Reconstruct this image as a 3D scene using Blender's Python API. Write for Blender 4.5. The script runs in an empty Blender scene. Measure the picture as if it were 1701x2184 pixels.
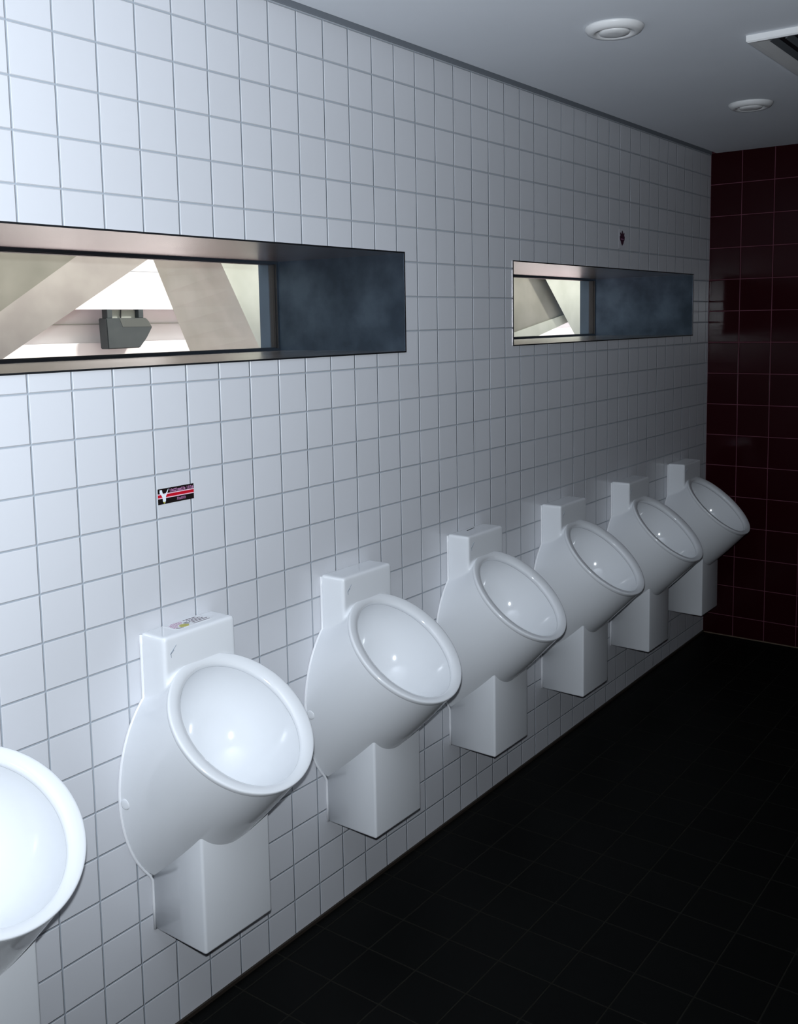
import bpy, bmesh, math, random
from mathutils import Vector, Matrix
random.seed(4)
S = bpy.context.scene
COL = S.collection
sin, cos, pi = math.sin, math.cos, math.pi

# ------------------------------------------------------------------ camera
F, PX, PY = 2119.795, 854.348, 929.568
YAW, PIT, ROL = 0.644198, -0.113934, -0.0173778
CAM = Vector((-1.109607, -1.737246, -0.273432))
fw = Vector((cos(PIT)*cos(YAW), cos(PIT)*sin(YAW), sin(PIT)))
r0 = fw.cross(Vector((0, 0, 1))).normalized(); u0 = r0.cross(fw)
rt = cos(ROL)*r0 + sin(ROL)*u0
up = -sin(ROL)*r0 + cos(ROL)*u0
cd = bpy.data.cameras.new('camera')
cam = bpy.data.objects.new('camera', cd); COL.objects.link(cam)
cam.matrix_world = Matrix(((rt.x, up.x, -fw.x, CAM.x), (rt.y, up.y, -fw.y, CAM.y), (rt.z, up.z, -fw.z, CAM.z), (0, 0, 0, 1)))
cd.sensor_fit = 'HORIZONTAL'; cd.sensor_width = 36.0
cd.lens = F/1701*36.0
cd.shift_x = (850.5-PX)/1701
cd.shift_y = (PY-1092)/1701
cd.clip_start = 0.02; cd.clip_end = 200
S.camera = cam

# ------------------------------------------------------------------ light and exposure
S.view_settings.view_transform = 'Standard'
S.view_settings.look = 'None'
S.view_settings.exposure = 0.0
S.view_settings.gamma = 1.0
S.view_settings.use_curve_mapping = False
w = bpy.data.worlds.new('sky'); S.world = w; w.use_nodes = True
bg = w.node_tree.nodes['Background']
bg.inputs[0].default_value = (0.97, 0.96, 1.0, 1); bg.inputs[1].default_value = 1.8

def lamp(name, kind, loc, energy, color, **k):
    l = bpy.data.lights.new(name, kind); l.energy = energy; l.color = color
    for a, b in k.items(): setattr(l, a, b)
    o = bpy.data.objects.new(name, l); COL.objects.link(o); o.location = loc
    return o
# the camera's own flash, a few centimetres beside the lens
fo = lamp('camera_flash', 'SPOT', CAM + Vector((0.01, 0.015, 0.052)), 226, (0.86, 0.93, 1.0),
          spot_size=math.radians(140), spot_blend=1.0, shadow_soft_size=0.012)
fo.rotation_euler = (fw + Vector((-0.28, 0.12, 0.30))).to_track_quat('-Z', 'Y').to_euler()
so = lamp('sun', 'SUN', (6, -4, 8), 4.5, (1.0, 0.95, 0.90), angle=math.radians(6))
so.rotation_euler = Vector((-0.50, 0.55, -0.68)).to_track_quat('-Z', 'Y').to_euler()

# ------------------------------------------------------------------ materials
def mat(name):
    m = bpy.data.materials.new(name); m.use_nodes = True
    return m, m.node_tree.nodes, m.node_tree.links, m.node_tree.nodes['Principled BSDF']
def plain(name, c, rough=0.5, metal=0.0, spec=0.5, coat=0.0):
    m, N, L, b = mat(name)
    b.inputs['Base Color'].default_value = (*c, 1); b.inputs['Roughness'].default_value = rough
    b.inputs['Metallic'].default_value = metal; b.inputs['Specular IOR Level'].default_value = spec
    b.inputs['Coat Weight'].default_value = coat; b.inputs['Coat Roughness'].default_value = 0.05
    return m
def noisy(name, c1, c2, scale, rough=0.6, bump=0.0, metal=0.0, stretch=(1, 1, 1), spec=0.5, r2=None):
    m, N, L, b = mat(name)
    tc = N.new('ShaderNodeTexCoord'); mp = N.new('ShaderNodeMapping'); mp.inputs['Scale'].default_value = stretch
    n = N.new('ShaderNodeTexNoise'); n.inputs['Scale'].default_value = scale; n.inputs['Detail'].default_value = 6
    cr = N.new('ShaderNodeValToRGB'); cr.color_ramp.elements[0].color = (*c1, 1); cr.color_ramp.elements[1].color = (*c2, 1)
    cr.color_ramp.elements[0].position = 0.35; cr.color_ramp.elements[1].position = 0.65
    L.new(tc.outputs['Object'], mp.inputs[0]); L.new(mp.outputs[0], n.inputs['Vector']); L.new(n.outputs[0], cr.inputs[0])
    L.new(cr.outputs[0], b.inputs['Base Color'])
    b.inputs['Roughness'].default_value = rough; b.inputs['Metallic'].default_value = metal; b.inputs['Specular IOR Level'].default_value = spec
    if r2 is not None:
        mr = N.new('ShaderNodeMapRange'); mr.inputs['To Min'].default_value = rough; mr.inputs['To Max'].default_value = r2
        L.new(n.outputs[0], mr.inputs['Value']); L.new(mr.outputs[0], b.inputs['Roughness'])
    if bump:
        bp = N.new('ShaderNodeBump'); bp.inputs['Distance'].default_value = bump
        L.new(n.outputs[0], bp.inputs['Height']); L.new(bp.outputs[0], b.inputs['Normal'])
    return m
def tiled(name, ax, pitch, off, tile, grout, gw=0.0013, rough=0.2, spec=0.5, edge=0.0035, bdist=0.0012, var=0.03, grough=0.8):
    """square tiles on the plane of two world axes; grout lines at off + k*pitch"""
    m, N, L, b = mat(name)
    g = N.new('ShaderNodeNewGeometry'); sx = N.new('ShaderNodeSeparateXYZ'); L.new(g.outputs['Position'], sx.inputs[0])
    def M(op, a, b_=None, c=None):
        n = N.new('ShaderNodeMath'); n.operation = op
        for i, v in enumerate((a, b_, c)):
            if v is None: continue
            if isinstance(v, (int, float)): n.inputs[i].default_value = v
            else: L.new(v, n.inputs[i])
        return n.outputs[0]
    ds, cells = [], []
    for k in (0, 1):
        t = M('DIVIDE', M('SUBTRACT', sx.outputs[ax[k]], off[k]), pitch)
        cells.append(M('FLOOR', t))
        ds.append(M('MULTIPLY', M('SUBTRACT', 0.5, M('ABSOLUTE', M('SUBTRACT', M('FRACT', t), 0.5))), pitch))
    d = M('MINIMUM', ds[0], ds[1])
    mk = N.new('ShaderNodeMapRange'); mk.interpolation_type = 'SMOOTHSTEP'
    mk.inputs['From Min'].default_value = gw*0.8; mk.inputs['From Max'].default_value = gw*1.3; L.new(d, mk.inputs['Value'])
    hs = N.new('ShaderNodeMapRange'); hs.interpolation_type = 'SMOOTHSTEP'
    hs.inputs['From Min'].default_value = gw*0.7; hs.inputs['From Max'].default_value = edge; L.new(d, hs.inputs['Value'])
    cx = N.new('ShaderNodeCombineXYZ'); L.new(cells[0], cx.inputs[0]); L.new(cells[1], cx.inputs[1])
    wn = N.new('ShaderNodeTexWhiteNoise'); L.new(cx.outputs[0], wn.inputs['Vector'])
    vr = N.new('ShaderNodeMapRange'); vr.inputs['To Min'].default_value = 1-var; vr.inputs['To Max'].default_value = 1.0
    L.new(wn.outputs['Value'], vr.inputs['Value'])
    tv = N.new('ShaderNodeVectorMath'); tv.operation = 'SCALE'; tv.inputs[0].default_value = tile; L.new(vr.outputs[0], tv.inputs['Scale'])
    mx = N.new('ShaderNodeMix'); mx.data_type = 'RGBA'
    L.new(mk.outputs[0], mx.inputs['Factor']); mx.inputs['A'].default_value = (*grout, 1); L.new(tv.outputs[0], mx.inputs['B'])
    L.new(mx.outputs['Result'], b.inputs['Base Color'])
    rr = N.new('ShaderNodeMapRange'); rr.inputs['To Min'].default_value = grough; rr.inputs['To Max'].default_value = rough
    L.new(mk.outputs[0], rr.inputs['Value']); L.new(rr.outputs[0], b.inputs['Roughness'])
    b.inputs['Specular IOR Level'].default_value = spec
    nz = N.new('ShaderNodeTexNoise'); nz.inputs['Scale'].default_value = 9; L.new(g.outputs['Position'], nz.inputs['Vector'])
    hh = M('ADD', hs.outputs[0], M('MULTIPLY', nz.outputs[0], 0.25))
    bp = N.new('ShaderNodeBump'); bp.inputs['Distance'].default_value = bdist; L.new(hh, bp.inputs['Height']); L.new(bp.outputs[0], b.inputs['Normal'])
    return m

M_WHITE = tiled('white_wall_tile', (0, 2), 0.1, (0.0, 0.0), (0.66, 0.67, 0.705), (0.36, 0.40, 0.45), rough=0.22, bdist=0.0018)
M_RED = tiled('dark_red_tile', (1, 2), 0.1515, (0.0, 0.359), (0.024, 0.0025, 0.0045), (0.17, 0.060, 0.085), gw=0.0014, rough=0.15, spec=0.14, var=0.15)
M_REDX = tiled('dark_red_tile_side', (0, 2), 0.1515, (0.0, 0.359), (0.024, 0.0025, 0.0045), (0.17, 0.060, 0.085), gw=0.0014, rough=0.15, spec=0.14, var=0.15)
M_FLOOR = tiled('black_floor_tile', (0, 1), 0.1515, (0.012, -0.04), (0.0034, 0.0038, 0.0034), (0.015, 0.0145, 0.011), gw=0.0016, rough=0.55, spec=0.12, var=0.3, bdist=0.0006)
M_CEIL = noisy('white_ceiling_paint', (0.86, 0.89, 0.94), (0.88, 0.91, 0.96), 3, rough=0.75)
M_CERAMIC = plain('white_glazed_ceramic', (0.81, 0.83, 0.86), rough=0.10, spec=0.5, coat=0.3)
M_SEAL = plain('white_silicone', (0.86, 0.87, 0.90), rough=0.35)
M_PLASTIC = plain('white_lacquered_metal', (0.80, 0.80, 0.80), rough=0.35)
M_GREY = plain('dark_duct_metal', (0.10, 0.11, 0.12), rough=0.6)
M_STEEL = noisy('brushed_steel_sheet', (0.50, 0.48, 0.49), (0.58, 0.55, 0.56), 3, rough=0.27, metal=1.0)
M_STEEL_SHADE = noisy('shaded_steel_sheet', (0.042, 0.064, 0.095), (0.085, 0.125, 0.175), 9, rough=0.36, metal=0.9)  # same steel as the lining, its dark side shade put into the colour
M_OUT = plain('dark_outer_metal', (0.06, 0.085, 0.11), rough=0.5, metal=0.5)
M_BLACK = plain('black_frame', (0.008, 0.009, 0.011), rough=0.4)
M_JOINT = plain('dark_silicone', (0.03, 0.022, 0.016), rough=0.6)
M_CONC_SHADE = noisy('shaded_concrete', (0.22, 0.215, 0.175), (0.28, 0.27, 0.225), 5, rough=0.9, bump=0.003)  # beam concrete with the shade of its face put into the colour
M_CONC_LIT = noisy('lit_concrete', (0.48, 0.50, 0.42), (0.56, 0.58, 0.50), 6, rough=0.9, bump=0.002)  # the same beam concrete, lit tone put into the colour
M_FACADE = noisy('white_facade_render', (0.86, 0.83, 0.84), (0.90, 0.88, 0.88), 2, rough=0.8)
M_PAVE = noisy('reddish_paving', (0.48, 0.29, 0.31), (0.56, 0.37, 0.38), 4, rough=0.9)
M_SUN_BLOCK = plain('dark_sun_block', (0.05, 0.055, 0.045), rough=0.9)
M_LAMP = noisy('grey_lamp_housing', (0.036, 0.047, 0.052), (0.05, 0.062, 0.066), 8, rough=0.6)
M_LAMP2 = plain('light_grey_louvre', (0.42, 0.44, 0.40), rough=0.5)
M_SBLACK = plain('printed_black', (0.010, 0.006, 0.006), rough=0.4)
M_SRED = plain('printed_red', (0.55, 0.006, 0.02), rough=0.4)
M_SPINK = plain('printed_pale_pink', (0.85, 0.55, 0.66), rough=0.4)
M_SMAUVE = plain('printed_mauve', (0.45, 0.20, 0.36), rough=0.4)
M_SWHITE = plain('printed_white', (0.80, 0.86, 0.92), rough=0.4)
M_SYEL = plain('printed_olive_yellow', (0.45, 0.42, 0.06), rough=0.4)
M_SFILM = plain('white_sticker_film', (0.78, 0.79, 0.82), rough=0.3)
M_SDARK = plain('printed_dark_maroon', (0.05, 0.012, 0.03), rough=0.5)
M_INK = plain('grey_logo_ink', (0.36, 0.40, 0.46), rough=0.3)
def glass():
    m, N, L, b = mat('window_glass')
    N.remove(b); out = N['Material Output']
    t = N.new('ShaderNodeBsdfTransparent'); t.inputs[0].default_value = (0.97, 0.98, 0.97, 1)
    g = N.new('ShaderNodeBsdfGlossy'); g.inputs['Roughness'].default_value = 0.02
    f = N.new('ShaderNodeFresnel'); f.inputs[0].default_value = 1.45
    x = N.new('ShaderNodeMixShader')
    ge = N.new('ShaderNodeNewGeometry'); iv = N.new('ShaderNodeMath'); iv.operation = 'SUBTRACT'; iv.inputs[0].default_value = 1.0; L.new(ge.outputs['Backfacing'], iv.inputs[1])
    mu = N.new('ShaderNodeMath'); mu.operation = 'MULTIPLY'; L.new(iv.outputs[0], mu.inputs[0]); L.new(f.outputs[0], mu.inputs[1]); L.new(mu.outputs[0], x.inputs[0]); L.new(t.outputs[0], x.inputs[1]); L.new(g.outputs[0], x.inputs[2])
    L.new(x.outputs[0], out.inputs[0]); return m
M_GLASS = glass()

# ------------------------------------------------------------------ helpers
def link(name, me, parent=None, loc=(0, 0, 0)):
    o = bpy.data.objects.new(name, me); COL.objects.link(o); o.location = loc
    if parent: o.parent = parent
    return o
def obj(name, bm, m, parent=None, smooth=False, loc=(0, 0, 0)):
    me = bpy.data.meshes.new(name); bmesh.ops.recalc_face_normals(bm, faces=bm.faces); bm.to_mesh(me); bm.free()
    me.materials.append(m)
    for p in me.polygons: p.use_smooth = smooth
    return link(name, me, parent, loc)
def empty(name, loc=(0, 0, 0)):
    o = bpy.data.objects.new(name, None); COL.objects.link(o); o.location = loc; o.empty_display_size = 0.05
    return o
def tag(o, label=None, cat=None, group=None, kind=None):
    if label: o['label'] = label
    if cat: o['category'] = cat
    if group: o['group'] = group
    if kind: o['kind'] = kind
    return o
def box(bm, a, b, bevel=0, seg=2):
    r = bmesh.ops.create_cube(bm, size=1)
    for v in r['verts']:
        v.co = Vector([(a[i]+b[i])/2 + v.co[i]*(b[i]-a[i]) for i in range(3)])
    if bevel:
        es = list({e for v in r['verts'] for e in v.link_edges})
        bmesh.ops.bevel(bm, geom=es, offset=bevel, segments=seg, profile=0.5, affect='EDGES')
    return bm
def BM(): return bmesh.new()
def prism(bm, front, back):
    """two matching rings of points -> closed solid"""
    n = len(front)
    a = [bm.verts.new(p) for p in front]; b = [bm.verts.new(p) for p in back]
    bm.faces.new(a); bm.faces.new(list(reversed(b)))
    for i in range(n): bm.faces.new((a[i], b[i], b[(i+1) % n], a[(i+1) % n]))
    return bm
def rings(bm, R, close_a=True, close_b=True):
    V = [[bm.verts.new(p) for p in r] for r in R]; n = len(V[0])
    for i in range(len(V)-1):
        for j in range(n):
            bm.faces.new((V[i][j], V[i][(j+1) % n], V[i+1][(j+1) % n], V[i+1][j]))
    if close_a: bm.faces.new(list(reversed(V[0])))
    if close_b: bm.faces.new(V[-1])
    return bm
def lathe(bm, prof, c, seg=64, down=True, closed=False):
    R = [[(c[0]+r*cos(2*pi*j/seg), c[1]+r*sin(2*pi*j/seg), c[2]+z) for j in range(seg)] for r, z in prof]
    if closed: R.append(R[0])
    V = [[bm.verts.new(p) for p in r] for r in (R[:-1] if closed else R)]
    if closed: V.append(V[0])
    for i in range(len(V)-1):
        for j in range(seg): bm.faces.new((V[i][j], V[i][(j+1) % seg], V[i+1][(j+1) % seg], V[i+1][j]))
    if not closed: bm.faces.new(V[0]); bm.faces.new(list(reversed(V[-1])))
    return bm

# ------------------------------------------------------------------ room shell
XR, YF, XL, ZC, ZF, TH = 3.736, -3.6, -3.2, 0.508, -1.92, 0.580
W1 = (-0.44, 1.232, -0.361, -0.075); W2 = (1.847, 3.520, -0.360, -0.071)
FSL = lambda x: -1.909 + 0.0113*x                       # the floor rises slightly to the far end
def wall_with_holes():
    bm = BM()
    xs = [XL-0.2, W1[0], W1[1], W2[0], W2[1], XR+0.15]; zs = [-2.1, -0.3605, -0.073, 0.95]
    hole = lambda i, j: j == 1 and i in (1, 3)
    def q(p): bm.faces.new([bm.verts.new(v) for v in p])
    for i in range(5):
        for j in range(3):
            if hole(i, j):
                x0, x1, z0, z1 = xs[i], xs[i+1], zs[j], zs[j+1]
                q([(x0, 0, z0), (x0, TH, z0), (x1, TH, z0), (x1, 0, z0)]); q([(x0, 0, z1), (x1, 0, z1), (x1, TH, z1), (x0, TH, z1)])
                q([(x0, 0, z0), (x0, 0, z1), (x0, TH, z1), (x0, TH, z0)]); q([(x1, 0, z0), (x1, TH, z0), (x1, TH, z1), (x1, 0, z1)])
                continue
            for y in (0, TH):
                q([(xs[i], y, zs[j]), (xs[i+1], y, zs[j]), (xs[i+1], y, zs[j+1]), (xs[i], y, zs[j+1])])
    x0, x1, z0, z1 = xs[0], xs[-1], zs[0], zs[-1]
    q([(x0, 0, z0), (x1, 0, z0), (x1, TH, z0), (x0, TH, z0)]); q([(x0, 0, z1), (x0, TH, z1), (x1, TH, z1), (x1, 0, z1)])
    q([(x0, 0, z0), (x0, TH, z0), (x0, TH, z1), (x0, 0, z1)]); q([(x1, 0, z0), (x1, 0, z1), (x1, TH, z1), (x1, TH, z0)])
    bmesh.ops.remove_doubles(bm, verts=bm.verts, dist=1e-5)
    return bm
tag(obj('wall_back', wall_with_holes(), M_WHITE), 'white square-tiled wall behind the row of urinals', 'wall', kind='structure')
tag(obj('wall_right', box(BM(), (XR, YF-0.1, -2.1), (XR+0.15, -0.0005, 0.95)), M_RED), 'dark red tiled end wall', 'wall', kind='structure')
tag(obj('wall_left', box(BM(), (XL-0.15, YF-0.1, -2.1), (XL, -0.0005, 0.95)), M_RED), 'dark red tiled wall behind the camera', 'wall', kind='structure')
tag(obj('wall_front', box(BM(), (XL, YF-0.15, -2.1), (XR, YF, 0.95)), M_REDX), 'dark red tiled wall opposite the urinals', 'wall', kind='structure')
# floor: one slab, top face slightly sloped
fb = BM()
x0, x1 = XL, XR
prism(fb, [(x0, YF, -2.1), (x1, YF, -2.1), (x1, YF, FSL(x1)), (x0, YF, FSL(x0))], [(x0, -0.0005, -2.1), (x1, -0.0005, -2.1), (x1, -0.0005, FSL(x1)), (x0, -0.0005, FSL(x0))])
tag(obj('floor', fb, M_FLOOR), 'black square-tiled floor', 'floor', kind='structure')
# ceiling panel stops short of the tiled wall, leaving a dark shadow gap
tag(obj('ceiling', box(BM(), (XL, YF, ZC), (XR, -0.026, ZC+0.04)), M_CEIL), 'white painted flat ceiling', 'ceiling', kind='structure')
tag(obj('shade_trim_1', box(BM(), (XL, -0.004, ZC-0.006), (XR-0.001, -0.0002, ZC+0.012), 0.001, 1), plain('edge_shade_grey', (0.20, 0.22, 0.25), rough=0.7)), 'grey strip carrying the shade band below the ceiling edge', 'trim', kind='structure')  # shade band at the ceiling edge, put in as a grey strip
tag(obj('trim_2', box(BM(), (XL, -0.060, ZC+0.0405), (XR, -0.0008, ZC+0.06)), M_GREY), 'dark backing of the ceiling shadow gap', 'trim', kind='structure')
bb = BM()
prism(bb, [(x0, -0.006, FSL(x0)), (x1, -0.006, FSL(x1)), (x1, -0.006, FSL(x1)+0.009), (x0, -0.006, FSL(x0)+0.009)], [(x0, -0.0002, FSL(x0)), (x1, -0.0002, FSL(x1)), (x1, -0.0002, FSL(x1)+0.009), (x0, -0.0002, FSL(x0)+0.009)])
tag(obj('baseboard_back', bb, M_JOINT), 'dark joint along the foot of the white wall', 'baseboard', kind='structure')
tag(obj('baseboard_right', box(BM(), (XR-0.004, YF, FSL(XR)-0.001), (XR, -0.006, FSL(XR)+0.005)), plain('tan_joint', (0.13, 0.09, 0.06), rough=0.7)), 'thin tan joint along the foot of the red wall', 'baseboard', kind='structure')

# ------------------------------------------------------------------ windows
def ring_box(bm, W, y0, y1, t, o=0.0):
    a, b, c, d = W
    a -= o; b += o; c -= o; d += o
    outer = [(a, c), (b, c), (b, d), (a, d)]; inner = [(a+t, c+t), (b-t, c+t), (b-t, d-t), (a+t, d-t)]
    R = [[(x, y, z) for x, z in rr] for rr, y in ((outer, y0), (inner, y0), (inner, y1), (outer, y1))]
    V = [[bm.verts.new(p) for p in r] for r in R]
    for i in range(4):
        for j in range(4): bm.faces.new((V[i][j], V[i][(j+1) % 4], V[(i+1) % 4][(j+1) % 4], V[(i+1) % 4][j]))
    return bm
for k, W in ((1, W1), (2, W2)):
    W = (W[0], W[1], -0.3605, -0.073)
    root = tag(empty('window_%d' % k, ((W[0]+W[1])/2, 0, W[2])), ('long slot window on the left with a steel-lined deep reveal' if k == 1 else 'slot window near the red wall with a steel-lined deep reveal'), 'window', kind='structure')
    L = root.location
    Wl = (W[0]-L.x, W[1]-L.x, W[2]-L.z, W[3]-L.z)
    obj('steel_lining', ring_box(BM(), Wl, -0.0025, 0.505, 0.003), M_STEEL, root)
    obj('edge_trim', ring_box(BM(), Wl, -0.0042, -0.0026, 0.004, 0.001), M_BLACK, root)
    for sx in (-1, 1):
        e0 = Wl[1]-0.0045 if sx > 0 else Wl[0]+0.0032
        obj('side_shade_panel', box(BM(), (e0, -0.0022, Wl[2]+0.0032), (e0+0.0013, 0.4975, Wl[3]-0.0032)), M_STEEL_SHADE, root)  # extra thin sheet that carries the painted shade of the reveal side
    obj('window_frame', ring_box(BM(), Wl, 0.5055, 0.532, 0.013), M_BLACK, root)
    obj('sealing_strip', ring_box(BM(), Wl, 0.498, 0.5054, 0.0105), M_BLACK, root)
    obj('outer_lining', ring_box(BM(), Wl, 0.5325, TH+0.004, 0.004), M_OUT, root)
    obj('window_pane', box(BM(), (Wl[0]+0.010, 0.514, Wl[2]+0.010), (Wl[1]-0.010, 0.520, Wl[3]-0.010)), M_GLASS, root)

# ------------------------------------------------------------------ urinals
NSEG = 128
PH = [2*pi*j/NSEG for j in range(NSEG)]
TH_R = math.radians(41.4)
CO = Vector((0, -0.2070, -1.1262)); CI = Vector((0, -0.2015, -1.1345))
EV = Vector((0, -cos(TH_R), -sin(TH_R)))            # in-plane, towards the low front of the rim
EN = Vector((0, -sin(TH_R), cos(TH_R)))             # rim normal, up and out
EU = Vector((1, 0, 0))
def rim_ring(c, a, b, h): return [c + EU*(a*cos(p)) + EV*(b*sin(p)) + EN*h for p in PH]
def wall_ring(y=0.0, grow=0.0): return [Vector(((0.180+grow)*cos(p), y, -1.298 - (0.257+grow)*sin(p))) for p in PH]
def make_body_mesh():
    top = rim_ring(CO, 0.1705, 0.1755, -0.004); bot = wall_ring(-0.001)
    R = [rim_ring(CO, 0.10, 0.10, -0.006), top]
    K = 26
    for i in range(1, K+1):
        s = i/K; row = []
        for j, p in enumerate(PH):
            v = top[j].lerp(bot[j], s)
            low = max(0.0, sin(p)); hi = max(0.0, -sin(p))
            v = v + Vector((0, 0, -0.017*sin(pi*s)*low)) + Vector((0, 0, -0.010*sin(pi*s)*hi))
            v.y = min(v.y, -0.001)
            row.append(v)
        R.append(row)
    bm = rings(BM(), R)
    box(bm, (-0.104, -0.081, -1.16), (0.104, -0.001, -0.940), 0.006, 3)
    bmesh.ops.recalc_face_normals(bm, faces=bm.faces)
    me = bpy.data.meshes.new('body'); bm.to_mesh(me); bm.free()
    o = bpy.data.objects.new('body_tmp', me); COL.objects.link(o)
    cav = BM(); T = 0.185; R = []
    ax = Vector((0, 0.77, -0.64))
    R.append(rim_ring(CI, 0.141, 0.158, 0.03))
    for i in range(0, 22):
        t = T*(1-(1-i/22)**1.6); s = (1-(t/T)**2.3)**0.5
        row = [CI + ax*t + EU*(0.1435*s*cos(p)) + (EV.lerp(Vector((0, -0.55, -0.83)), t/T))*(0.158*s*sin(p)) for p in PH]
        R.append(row)
    rings(cav, R); bmesh.ops.recalc_face_normals(cav, faces=cav.faces)
    cm = bpy.data.meshes.new('cav'); cav.to_mesh(cm); cav.free()
    co = bpy.data.objects.new('cav_tmp', cm); COL.objects.link(co)
    m = o.modifiers.new('r', 'REMESH'); m.mode = 'VOXEL'; m.voxel_size = 0.0035; m.use_smooth_shade = True
    m = o.modifiers.new('s', 'SMOOTH'); m.factor = 0.5; m.iterations = 6
    m = o.modifiers.new('b', 'BOOLEAN'); m.operation = 'DIFFERENCE'; m.solver = 'EXACT'; m.object = co
    dg = bpy.context.evaluated_depsgraph_get()
    out = bpy.data.meshes.new_from_object(o.evaluated_get(dg))
    bpy.data.objects.remove(o); bpy.data.objects.remove(co)
    out.name = 'body'; out.materials.clear(); out.materials.append(M_CERAMIC)
    for p in out.polygons: p.use_smooth = True
    for v in out.vertices:
        if v.co.y > -0.0008: v.co.y = -0.0008
    return out
def rim_bm():
    prof = [(0.12, -0.016), (0.06, -0.012), (0.03, -0.008), (0.02, -0.004), (0.04, -0.0012), (0.10, 0.0), (0.20, 0.0), (0.38, -0.0003), (0.60, -0.0016), (0.80, -0.0042), (0.94, -0.0072), (1.0, -0.0105), (1.0, -0.0150), (0.93, -0.0200), (0.78, -0.0250)]
    R = []
    for u, h in prof:
        c = CO.lerp(CI, max(0, min(1, u)))
        c = Vector((0, CO.y, CO.z)).lerp(Vector((0, CI.y, CI.z)), u)
        a = 0.173 + (0.1365-0.173)*u; b = 0.178 + (0.154-0.178)*u
        hh = h + 0.0099*u                                  # CI already lies lower
        R.append([c + EU*(a*cos(p)) + EV*(b*sin(p)) + EN*hh for p in PH])
    bm = BM(); V = [[bm.verts.new(p) for p in r] for r in R]
    for i in range(len(V)):
        for j in range(NSEG):
            bm.faces.new((V[i][j], V[i][(j+1) % NSEG], V[(i+1) % len(V)][(j+1) % NSEG], V[(i+1) % len(V)][j]))
    return bm
def trap_bm():
    bm = BM(); Y = -0.172
    pts = [(-0.0015, -1.6345), (Y, -1.6345), (Y, -1.352), (-0.0015, -1.485)]
    prism(bm, [(-0.1025, y, z) for y, z in pts], [(0.1025, y, z) for y, z in pts])
    bmesh.ops.recalc_face_normals(bm, faces=bm.faces)
    es = [e for e in bm.edges if not all(abs(v.co.y+0.0015) < 1e-5 for v in e.verts)]
    bmesh.ops.bevel(bm, geom=es, offset=0.0065, segments=4, profile=0.5, affect='EDGES')
    return bm
def dome_bm(c, r, h, axis):
    bm = BM(); a = Vector(axis).normalized(); u = a.orthogonal().normalized(); v = a.cross(u)
    R = []
    for rr, hh in ((r, -0.004), (r, h*0.35), (r*0.93, h*0.75), (r*0.75, h), (r*0.3, h*1.08)):
        R.append([Vector(c)+a*hh+u*(rr*cos(2*pi*j/32))+v*(rr*sin(2*pi*j/32)) for j in range(32)])
    return rings(bm, R)
UX = 0.3435
def make_urinal():
    root = empty('urinal', (UX, 0, -1.6345)); o = Vector((0, 0, 1.6345))
    root.rotation_euler = (0, 0, 0)
    b = link('body', make_body_mesh(), root, o)
    obj('rim', rim_bm(), M_CERAMIC, root, True, o)
    tc = obj('trap_cover', trap_bm(), M_CERAMIC, root, True, o)
    for s in (-1, 1):
        obj('side_plug', dome_bm((s*0.1775, -0.020, -1.300), 0.0125, 0.0035, (s*0.985, -0.17, 0.0)), M_CERAMIC, root, True, o)
    for s in (-1, 1):
        P = [(0.1042, -0.9445)] + [(0.1045, -0.946-0.143*k/6) for k in range(1, 7)]
        for k in range(25):
            z = -1.092 - (1.500-1.092)*k/24
            P.append((0.180*max(0.0, 1-((z+1.298)/0.257)**2)**0.5+0.0005, z))
        P += [(0.1035, -1.515), (0.1030, -1.570), (0.1030, -1.634)]
        R = []
        for k, (x, z) in enumerate(P):
            a_ = P[max(0, k-1)]; b_ = P[min(len(P)-1, k+1)]; tx, tz = b_[0]-a_[0], b_[1]-a_[1]; q = math.hypot(tx, tz); nx, nz = -tz/q, tx/q
            R.append([(s*(x+nx*0.0032*cos(f)), -0.0035+0.0034*sin(f), z+nz*0.0032*cos(f)) for f in [2*pi*m_/10 for m_ in range(10)]])
        obj('wall_seal', rings(BM(), R), M_SEAL, root, True, o)
    # small printed maker's mark at the front-left corner of the upper housing
    bm = BM()
    def stroke(p, q, wd):
        p, q = Vector(p), Vector(q); d = (q-p).normalized(); n = Vector((-d.y, d.x))*wd/2
        c = [p+n, q+n*0.5, q-n*0.5, p-n]
        prism(bm, [(x, -0.0818, z) for x, z in c], [(x, -0.0805, z) for x, z in c])
    stroke((-0.088, -0.979), (-0.071, -0.962), 0.0022); stroke((-0.088, -0.979), (-0.078, -0.972), 0.002); stroke((-0.087, -0.979), (-0.086, -0.987), 0.0018)
    tag(obj('maker_mark', bm, M_INK, root, False, o), 'small grey printed mark')
    return root
def copy_tree(o, parent=None):
    c = o.copy(); COL.objects.link(c)
    if parent: c.parent = parent
    for ch in list(o.children): copy_tree(ch, c)
    return c
G = 'urinals along the white tiled wall'
proto = make_urinal()
ulabels = {
    -1: 'white ceramic urinal cut off by the left edge, only its rim and bowl showing',
    0: 'white ceramic urinal with a printed sticker on top, below the black wall sticker',
    1: 'white ceramic urinal between the sticker-topped one and the one with a dark slit on top',
    2: 'white ceramic urinal with a thin dark slit label on its housing top',
    3: 'white ceramic urinal standing third from the dark red end wall',
    4: 'white ceramic urinal next to the last one before the dark red wall',
    5: 'farthest white ceramic urinal, last in the row beside the dark red wall'}
dx = {-1: -0.604, 0: -0.003, 1: 0.594, 2: 1.196, 3: 1.804, 4: 2.396, 5: 2.998}
for k in (0, -1, 1, 2, 3, 4, 5):
    u = proto if k == 0 else copy_tree(proto)
    u.location = (UX + dx[k], 0, -1.6345)
    tag(u, ulabels[k], 'urinal', G)

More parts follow.
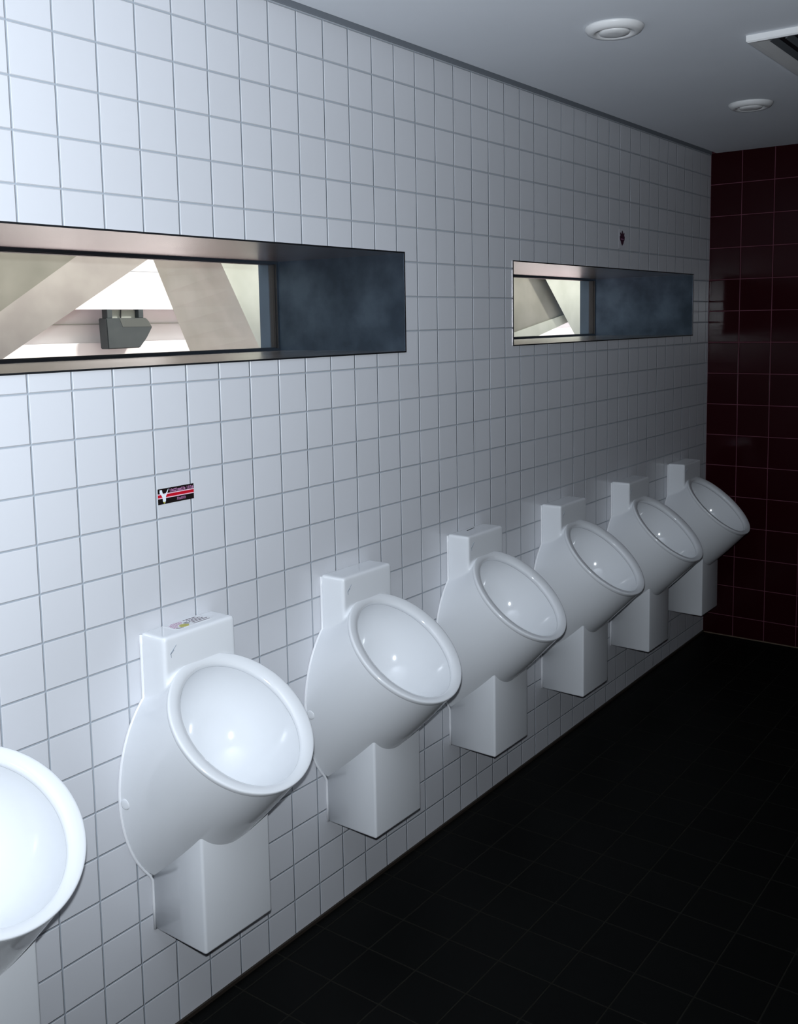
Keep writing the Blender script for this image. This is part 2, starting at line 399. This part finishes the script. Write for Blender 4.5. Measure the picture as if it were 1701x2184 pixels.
# ------------------------------------------------------------------ stickers
def flat(name, pts, y, t, m, parent, L):
    """thin printed patch on the wall plane, pts in (x, z), facing -y"""
    bm = BM(); prism(bm, [(x-L.x, y-t-L.y, z-L.z) for x, z in pts], [(x-L.x, y-L.y, z-L.z) for x, z in pts])
    return obj(name, bm, m, parent)
rc = lambda a, b, c, d: [(a, c), (b, c), (b, d), (a, d)]
ws = tag(empty('wall_sticker', (0.3555, 0, -0.668)), 'small black sticker with red stripe and white bird on the white tiles', 'sticker')
L = ws.location
x0, x1, z0, z1 = 0.3035, 0.407, -0.6675, -0.6325
flat('backing', rc(x0, x1, z0, z1), -0.0001, 0.0008, M_SBLACK, ws, L)
flat('red_stripe', rc(x0, x1, -0.6525, -0.6462), -0.0009, 0.0002, M_SRED, ws, L)
for c in (-0.6459, -0.6547): flat('pale_line', rc(x0, x1, c, c+0.0022), -0.0009, 0.0003, M_SPINK, ws, L)
bird = [(0.3085, -0.6352), (0.3145, -0.6350), (0.3165, -0.6430), (0.3210, -0.6465), (0.3260, -0.6430), (0.3330, -0.6340), (0.3325, -0.6375), (0.3285, -0.6455), (0.3255, -0.6505), (0.3250, -0.6600), (0.3225, -0.6650), (0.3195, -0.6655), (0.3165, -0.6610), (0.3160, -0.6530), (0.3120, -0.6460), (0.3080, -0.6410)]
flat('white_bird', bird, -0.0012, 0.0002, M_SWHITE, ws, L)
flat('beak', [(0.3168, -0.6625), (0.3232, -0.6625), (0.3200, -0.6670)], -0.0014, 0.0001, M_SYEL, ws, L)
def scribble(bm, x, z, w_, h, y):
    # a small letter-like cluster of strokes, too small to be read
    k = random.randrange(4); t = h*0.22
    P = [[rc(x, x+t, z, z+h), rc(x+w_-t, x+w_, z, z+h), rc(x, x+w_, z+h-t, z+h)], [rc(x, x+t, z, z+h), rc(x, x+w_, z, z+t), rc(x, x+w_, z+h*.45, z+h*.45+t)],
         [rc(x, x+w_, z, z+t), rc(x+w_*.4, x+w_*.4+t, z, z+h)], [rc(x, x+t, z, z+h), rc(x+w_-t, x+w_, z, z+h), rc(x, x+w_, z+h*.4, z+h*.4+t)]][k]
    for r in P: prism(bm, [(a, y-0.0002, b) for a, b in r], [(a, y, b) for a, b in r])
bm = BM()
xx = 0.337
while xx < 0.4035:
    if not (0.3805 < xx < 0.3845): scribble(bm, xx-L.x, -0.6428-L.z, 0.0030, 0.0070, -0.0009)
    xx += 0.0038
obj('upper_lettering', bm, M_SMAUVE, ws)
bm = BM(); xx = 0.3565
while xx < 0.380: scribble(bm, xx-L.x, -0.6635-L.z, 0.0030, 0.0065, -0.0009); xx += 0.0038
obj('lower_lettering', bm, M_SMAUVE, ws)

cs = tag(empty('crest_sticker', (2.726, 0, 0.018)), 'tiny dark crest sticker on a tile above the right-hand window', 'sticker')
L = cs.location
flat('film', rc(2.694, 2.758, 0.010, 0.085), -0.0001, 0.0005, plain('clear_film', (0.60, 0.60, 0.64), rough=0.3), cs, L)
crest = [(2.726, 0.020), (2.736, 0.028), (2.740, 0.036), (2.748, 0.044), (2.750, 0.056), (2.744, 0.060), (2.747, 0.070), (2.740, 0.073), (2.733, 0.066), (2.730, 0.078), (2.726, 0.081), (2.722, 0.078), (2.719, 0.066), (2.712, 0.073), (2.705, 0.070), (2.708, 0.060), (2.702, 0.056), (2.704, 0.044), (2.712, 0.036), (2.716, 0.028)]
flat('crest', crest, -0.0006, 0.0004, M_SDARK, cs, L)
flat('crest_band', rc(2.712, 2.740, 0.045, 0.0475), -0.0010, 0.0003, M_SMAUVE, cs, L)

# printed sticker lying on top of the first full urinal
ZT = -0.9398
ts = tag(empty('housing_sticker', (0.345, -0.033, ZT)), 'printed sticker with text lines and olive crest on the urinal top', 'sticker')
L = ts.location
def flatz(name, polys, m, z=0.0003, t=0.0003, parent=ts):
    bm = BM()
    for pts in polys: prism(bm, [(x-L.x, y-L.y, z) for x, y in pts], [(x-L.x, y-L.y, z+t) for x, y in pts])
    return obj(name, bm, m, parent)
def rot_rc(a, b, c, d): return [(a, c), (b, c), (b, d), (a, d)]
flatz('film', [rot_rc(0.292, 0.398, -0.056, -0.008)], M_SFILM, -0.0002, 0.0004)
flatz('olive_crest', [[(0.312, -0.049), (0.322, -0.054), (0.332, -0.053), (0.338, -0.045), (0.334, -0.036), (0.322, -0.034), (0.314, -0.039)]], M_SYEL)
flatz('dark_swoosh', [[(0.298, -0.048), (0.306, -0.055), (0.316, -0.055), (0.306, -0.051)], [(0.334, -0.030), (0.341, -0.041), (0.345, -0.041), (0.340, -0.030)]], M_SBLACK)
T1, T2 = [], []
for r, (y, a, b) in enumerate([(-0.016, 0.346, 0.382), (-0.024, 0.348, 0.388), (-0.032, 0.350, 0.392), (-0.040, 0.352, 0.396)]):
    x = a
    while x < b:
        wl = random.uniform(0.003, 0.009); T1.append(rot_rc(x, min(b, x+wl), y-0.0014, y+0.0014)); x += wl+0.0022
T1.append(rot_rc(0.348, 0.396, -0.050, -0.0485))
for y, a, b in [(-0.018, 0.308, 0.338), (-0.024, 0.300, 0.336), (-0.030, 0.298, 0.330), (-0.037, 0.297, 0.312), (-0.043, 0.296, 0.310)]:
    x = a
    while x < b:
        wl = random.uniform(0.003, 0.007); T2.append(rot_rc(x, min(b, x+wl), y-0.0014, y+0.0014)); x += wl+0.002
flatz('dark_lettering', T1, M_SDARK); flatz('mauve_lettering', T2, M_SMAUVE)
L = Vector((1.5375, -0.025, ZT))
sl = BM(); prism(sl, [(-0.026, -0.0035, -0.0002), (0.026, 0.0035, -0.0002), (0.026, 0.0065, -0.0002), (-0.026, 0.0, -0.0002)], [(-0.026, -0.0035, 0.0006), (0.026, 0.0035, 0.0006), (0.026, 0.0065, 0.0006), (-0.026, 0.0, 0.0006)])
tag(obj('slit_label', sl, M_SBLACK, None, False, L), 'thin dark strip label on top of the third full urinal', 'sticker')

# ------------------------------------------------------------------ ceiling fittings
def disc_vent(x, y, label):
    r = tag(empty('ceiling_vent', (x, y, ZC)), label, 'ceiling vent', 'round ceiling vents')
    obj('outer_ring', lathe(BM(), [(0.046, 0.0), (0.046, -0.008), (0.050, -0.016), (0.060, -0.018), (0.072, -0.013), (0.078, -0.005), (0.079, -0.0002), (0.06, -0.0002)], (0, 0, 0), closed=True), M_PLASTIC, r, True)
    obj('duct_throat', lathe(BM(), [(0.0455, -0.0002), (0.0455, -0.0022)], (0, 0, 0)), M_GREY, r)
    obj('centre_disc', lathe(BM(), [(0.012, -0.0024), (0.014, -0.008), (0.039, -0.010), (0.042, -0.014), (0.039, -0.018), (0.02, -0.021)], (0, 0, 0)), M_PLASTIC, r, True)
disc_vent(1.480, -0.537, 'round white ceiling vent nearer the camera, the larger looking of two')
disc_vent(2.716, -0.511, 'round white ceiling vent farther away, near the dark red wall')
gr = tag(empty('ceiling_grille', (2.10, -1.09, ZC)), 'square white-framed ceiling grille with dark slats at the upper right edge', 'ceiling grille')
a = 0.302
fb = BM()
prof = [(a, -0.0003), (a, -0.016), (a-0.004, -0.020), (a-0.018, -0.018), (a-0.042, -0.006), (a-0.046, -0.006), (a-0.046, -0.0003)]
V = [[fb.verts.new((s*sx, s*sy, z)) for sx, sy in ((-1, -1), (1, -1), (1, 1), (-1, 1))] for s, z in prof]
for i in range(len(V)):
    for j in range(4): fb.faces.new((V[i][j], V[i][(j+1) % 4], V[(i+1) % len(V)][(j+1) % 4], V[(i+1) % len(V)][j]))
obj('grille_frame', fb, M_PLASTIC, gr)
obj('grille_backing', box(BM(), (-0.255, -0.255, -0.0025), (0.255, 0.255, -0.0004)), M_BLACK, gr)
for i in range(12):
    y = -0.235 + i*0.0427
    sb = BM(); prism(sb, [(-0.252, y, -0.004), (-0.252, y+0.016, -0.014), (-0.252, y+0.018, -0.0125), (-0.252, y+0.002, -0.003)], [(0.252, y, -0.004), (0.252, y+0.016, -0.014), (0.252, y+0.018, -0.0125), (0.252, y+0.002, -0.003)])
    obj('slat', sb, M_GREY, gr)

# ------------------------------------------------------------------ outside
tag(obj('ground', box(BM(), (-12, TH+0.02, -2.3), (26, 16, -2.1)), M_PAVE), 'reddish paving outside below the windows', 'ground', kind='structure')
tag(obj('sun_block_slab', box(BM(), (-6, -3.9, 0.98), (22, 0.60, 1.1)), M_SUN_BLOCK), 'dark unseen slab added above room and windows to block sun', 'roof', kind='structure')  # unseen slab, added to keep the sun out of the room
def beam(name, front, yf, yb, m, label, cham=None):
    """slanted concrete member: front outline at yf, back outline at yb"""
    bm = BM(); bk = cham or front
    prism(bm, [(x, yf, z) for x, z in front], [(x, yb, z) for x, z in bk])
    return tag(obj(name, bm, m), label, 'concrete beam', 'slanted concrete beams outside the windows')
# leaning up to the right, seen at the left of the first window: shaded face and lit lower band, put in as two colours
B1F = [(-1.6, -1.866), (2.45, 0.694), (2.45, 1.7), (-1.6, -0.2)]
g1 = empty('slanted_beam', (0.988, 1.7, -2.1))
tag(g1, 'wide grey concrete beam rising to the right at the left end of the left window', 'concrete beam', 'slanted concrete beams outside the windows')
bm = BM(); prism(bm, [(x-0.988, 0, z+2.1) for x, z in B1F], [(x-0.988, 0.3, z+2.1) for x, z in B1F]); obj('beam_core', bm, M_CONC_SHADE, g1)
def seg(x0, x1, za, sl, off): return [(x0, za+sl*(x0-0.988)-off), (x1, za+sl*(x1-0.988)-off)]
lo = lambda x: -0.381 + 0.564*(x-0.988); hi = lambda x: -0.2305 + 0.632*(x-0.988)
xa, xb = -1.6, 2.30
bm = BM()
prism(bm, [(xa-0.988, 0.001, hi(xa)+2.1+0.02), (xb-0.988, 0.001, hi(xb)+2.1+0.02), (xb-0.988, -0.012, lo(xb)+2.1), (xa-0.988, -0.012, lo(xa)+2.1)],
      [(xa-0.988, 0.29, hi(xa)+2.1+0.05), (xb-0.988, 0.29, hi(xb)+2.1+0.05), (xb-0.988, 0.29, lo(xb)+2.1), (xa-0.988, 0.29, lo(xa)+2.1)])
obj('lit_edge', bm, noisy('lit_pink_concrete', (0.36, 0.33, 0.30), (0.43, 0.40, 0.36), 7, rough=0.9, bump=0.002), g1)  # light on the lower band is put into this concrete colour
# leaning the other way, right half of the first window
sl2 = (-0.404-0.019)/(1.912-1.717); XX = lambda z, x0, s: x0 + (z-0.019)/s
c = lambda z: 1.717 + (z-0.019)/sl2
sl3 = (-0.395-0.011)/(2.348-2.112); d = lambda z: 2.112 + (z-0.011)/sl3
t, b_ = 0.97, -2.1
YB2 = 2.25
CB0, CB1 = (2.169, 0.065), (2.395, -0.4246)
cb = lambda z: CB0[0] + (z-CB0[1])*(CB1[0]-CB0[0])/(CB1[1]-CB0[1])
g2 = empty('slanted_beam', (d(b_), 1.70, -2.1)); ox = d(b_)
tag(g2, 'concrete beam slanting down to the right in the middle of the left window', 'concrete beam', 'slanted concrete beams outside the windows')
dy = YB2-1.70
R = []
for k in range(41):
    z = b_ + (t-b_)*k/40
    R.append([(d(z)-ox, 0, z+2.1), (d(z)-ox+2.2, 0, z+2.1), (cb(z)-ox+2.2, dy, z+2.1), (cb(z)-ox, dy, z+2.1)])
bm = rings(BM(), R)
o2 = obj('beam_core', bm, M_CONC_LIT, g2)
# the pair seen through the second window
sle = (-0.392-0.020)/(5.578-5.116); e = lambda z: 5.116 + (z-0.020)/sle
g3 = empty('slanted_beam', (e(b_), 1.66, -2.1)); ox = e(b_)
tag(g3, 'lit concrete beam filling the right of the second window', 'concrete beam', 'slanted concrete beams outside the windows')
bm = BM(); prism(bm, [(e(b_)-ox, 0, 0), (e(b_)-ox+1.6, 0, 0), (e(t)-ox+1.6, 0, t+2.1), (e(t)-ox, 0, t+2.1)], [(e(b_)-ox+0.8, 0.35, 0), (e(b_)-ox+1.6, 0.35, 0), (e(t)-ox+1.6, 0.35, t+2.1), (e(t)-ox+0.8, 0.35, t+2.1)]); obj('beam_core', bm, M_CONC_LIT, g3)
h = lambda x: -0.365 + 0.163*(x-4.739); i_ = lambda x: -0.392 + 0.197*(x-4.968)
g4 = empty('slanted_beam', (4.5, 1.72, -2.1))
tag(g4, 'grey concrete beam at the left of the second window with a lit lower edge', 'concrete beam', 'slanted concrete beams outside the windows')
xa, xb = 3.3, 6.2
bm = BM(); prism(bm, [(xa-4.5, 0, h(xa)+2.1), (xb-4.5, 0, h(xb)+2.1), (xb-4.5, 0, 3.0), (xa-4.5, 0, 3.0)], [(xa-4.5, 0.3, h(xa)+2.1), (xb-4.5, 0.3, h(xb)+2.1), (xb-4.5, 0.3, 3.0), (xa-4.5, 0.3, 3.0)]); obj('beam_core', bm, M_CONC_SHADE, g4)
bm = BM(); prism(bm, [(xa-4.5, -0.01, h(xa)+2.1), (xb-4.5, -0.01, h(xb)+2.1), (xb-4.5, -0.01, i_(xb)+2.085), (xa-4.5, -0.01, i_(xa)+2.06)], [(xa-4.5, 0.29, h(xa)+2.1), (xb-4.5, 0.29, h(xb)+2.1), (xb-4.5, 0.29, i_(xb)+2.085), (xa-4.5, 0.29, i_(xa)+2.06)]); obj('lit_edge', bm, M_CONC_LIT, g4)

# white facade across the way, stepped back below a ledge
fa = tag(empty('facade', (6, 4.0, -2.1)), 'white stepped facade of the building across from the windows', 'building')
obj('upper_wall', box(BM(), (-12, 0, 1.948), (14, 1.2, 2.212)), M_FACADE, fa)
obj('top_wall', box(BM(), (-12, 0.10, 2.216), (14, 1.2, 5.2)), M_FACADE, fa)
obj('shadow_joint', box(BM(), (-12, 0.012, 2.2122), (14, 1.1, 2.2158)), M_GREY, fa)
obj('lower_wall', box(BM(), (-12, 0.20, 0), (14, 1.2, 1.9478)), M_FACADE, fa)
obj('ledge', box(BM(), (-12, 0.14, 0), (14, 0.1999, 1.72), 0.004, 1), M_FACADE, fa)
obj('ledge', box(BM(), (-12, 0.185, 1.845), (14, 0.1999, 1.853)), M_LAMP2, fa)
# grey lamp housing hanging below the ledge
fl = tag(empty('floodlight', (3.35, 4.10, -0.152)), 'dark grey angular floodlight housing hanging from the white ledge outside', 'floodlight')
sil = [(-0.180, -0.060), (0.160, -0.060), (0.186, -0.085), (0.215, -0.125), (0.160, -0.205), (0.115, -0.250), (0.098, -0.270), (-0.172, -0.272)]
bm = BM(); prism(bm, [(x, -0.12, z) for x, z in sil], [(x, -0.03, z) for x, z in sil])
bmesh.ops.recalc_face_normals(bm, faces=bm.faces)
bmesh.ops.bevel(bm, geom=list(bm.edges), offset=0.006, segments=2, affect='EDGES')
obj('housing', bm, M_LAMP, fl)
bm = BM(); prism(bm, [(-0.07, -0.1215, -0.062), (0.158, -0.1215, -0.062), (0.183, -0.1215, -0.086), (0.205, -0.1215, -0.122), (-0.045, -0.1215, -0.122)], [(-0.07, -0.1195, -0.062), (0.158, -0.1195, -0.062), (0.183, -0.1195, -0.086), (0.205, -0.1195, -0.122), (-0.045, -0.1195, -0.122)])
tag(obj('upper_panel', bm, plain('mid_grey_panel', (0.085, 0.095, 0.09), rough=0.6), fl), 'lighter grey upper panel')
for x in (-0.155, 0.112): obj('bracket', box(BM(), (x, -0.10, -0.0598), (x+0.042, -0.04, -0.0001), 0.002, 1), M_LAMP, fl)
obj('louvre', box(BM(), (-0.110, -0.060, -0.0596), (0.110, -0.050, -0.004)), M_LAMP2, fl)
bm = BM(); prism(bm, [(-0.030, -0.075, -0.059), (-0.020, -0.075, -0.059), (-0.016, -0.075, -0.002), (-0.024, -0.075, -0.002)], [(-0.030, -0.069, -0.059), (-0.020, -0.069, -0.059), (-0.016, -0.069, -0.002), (-0.024, -0.069, -0.002)])
obj('cable', bm, M_BLACK, fl)
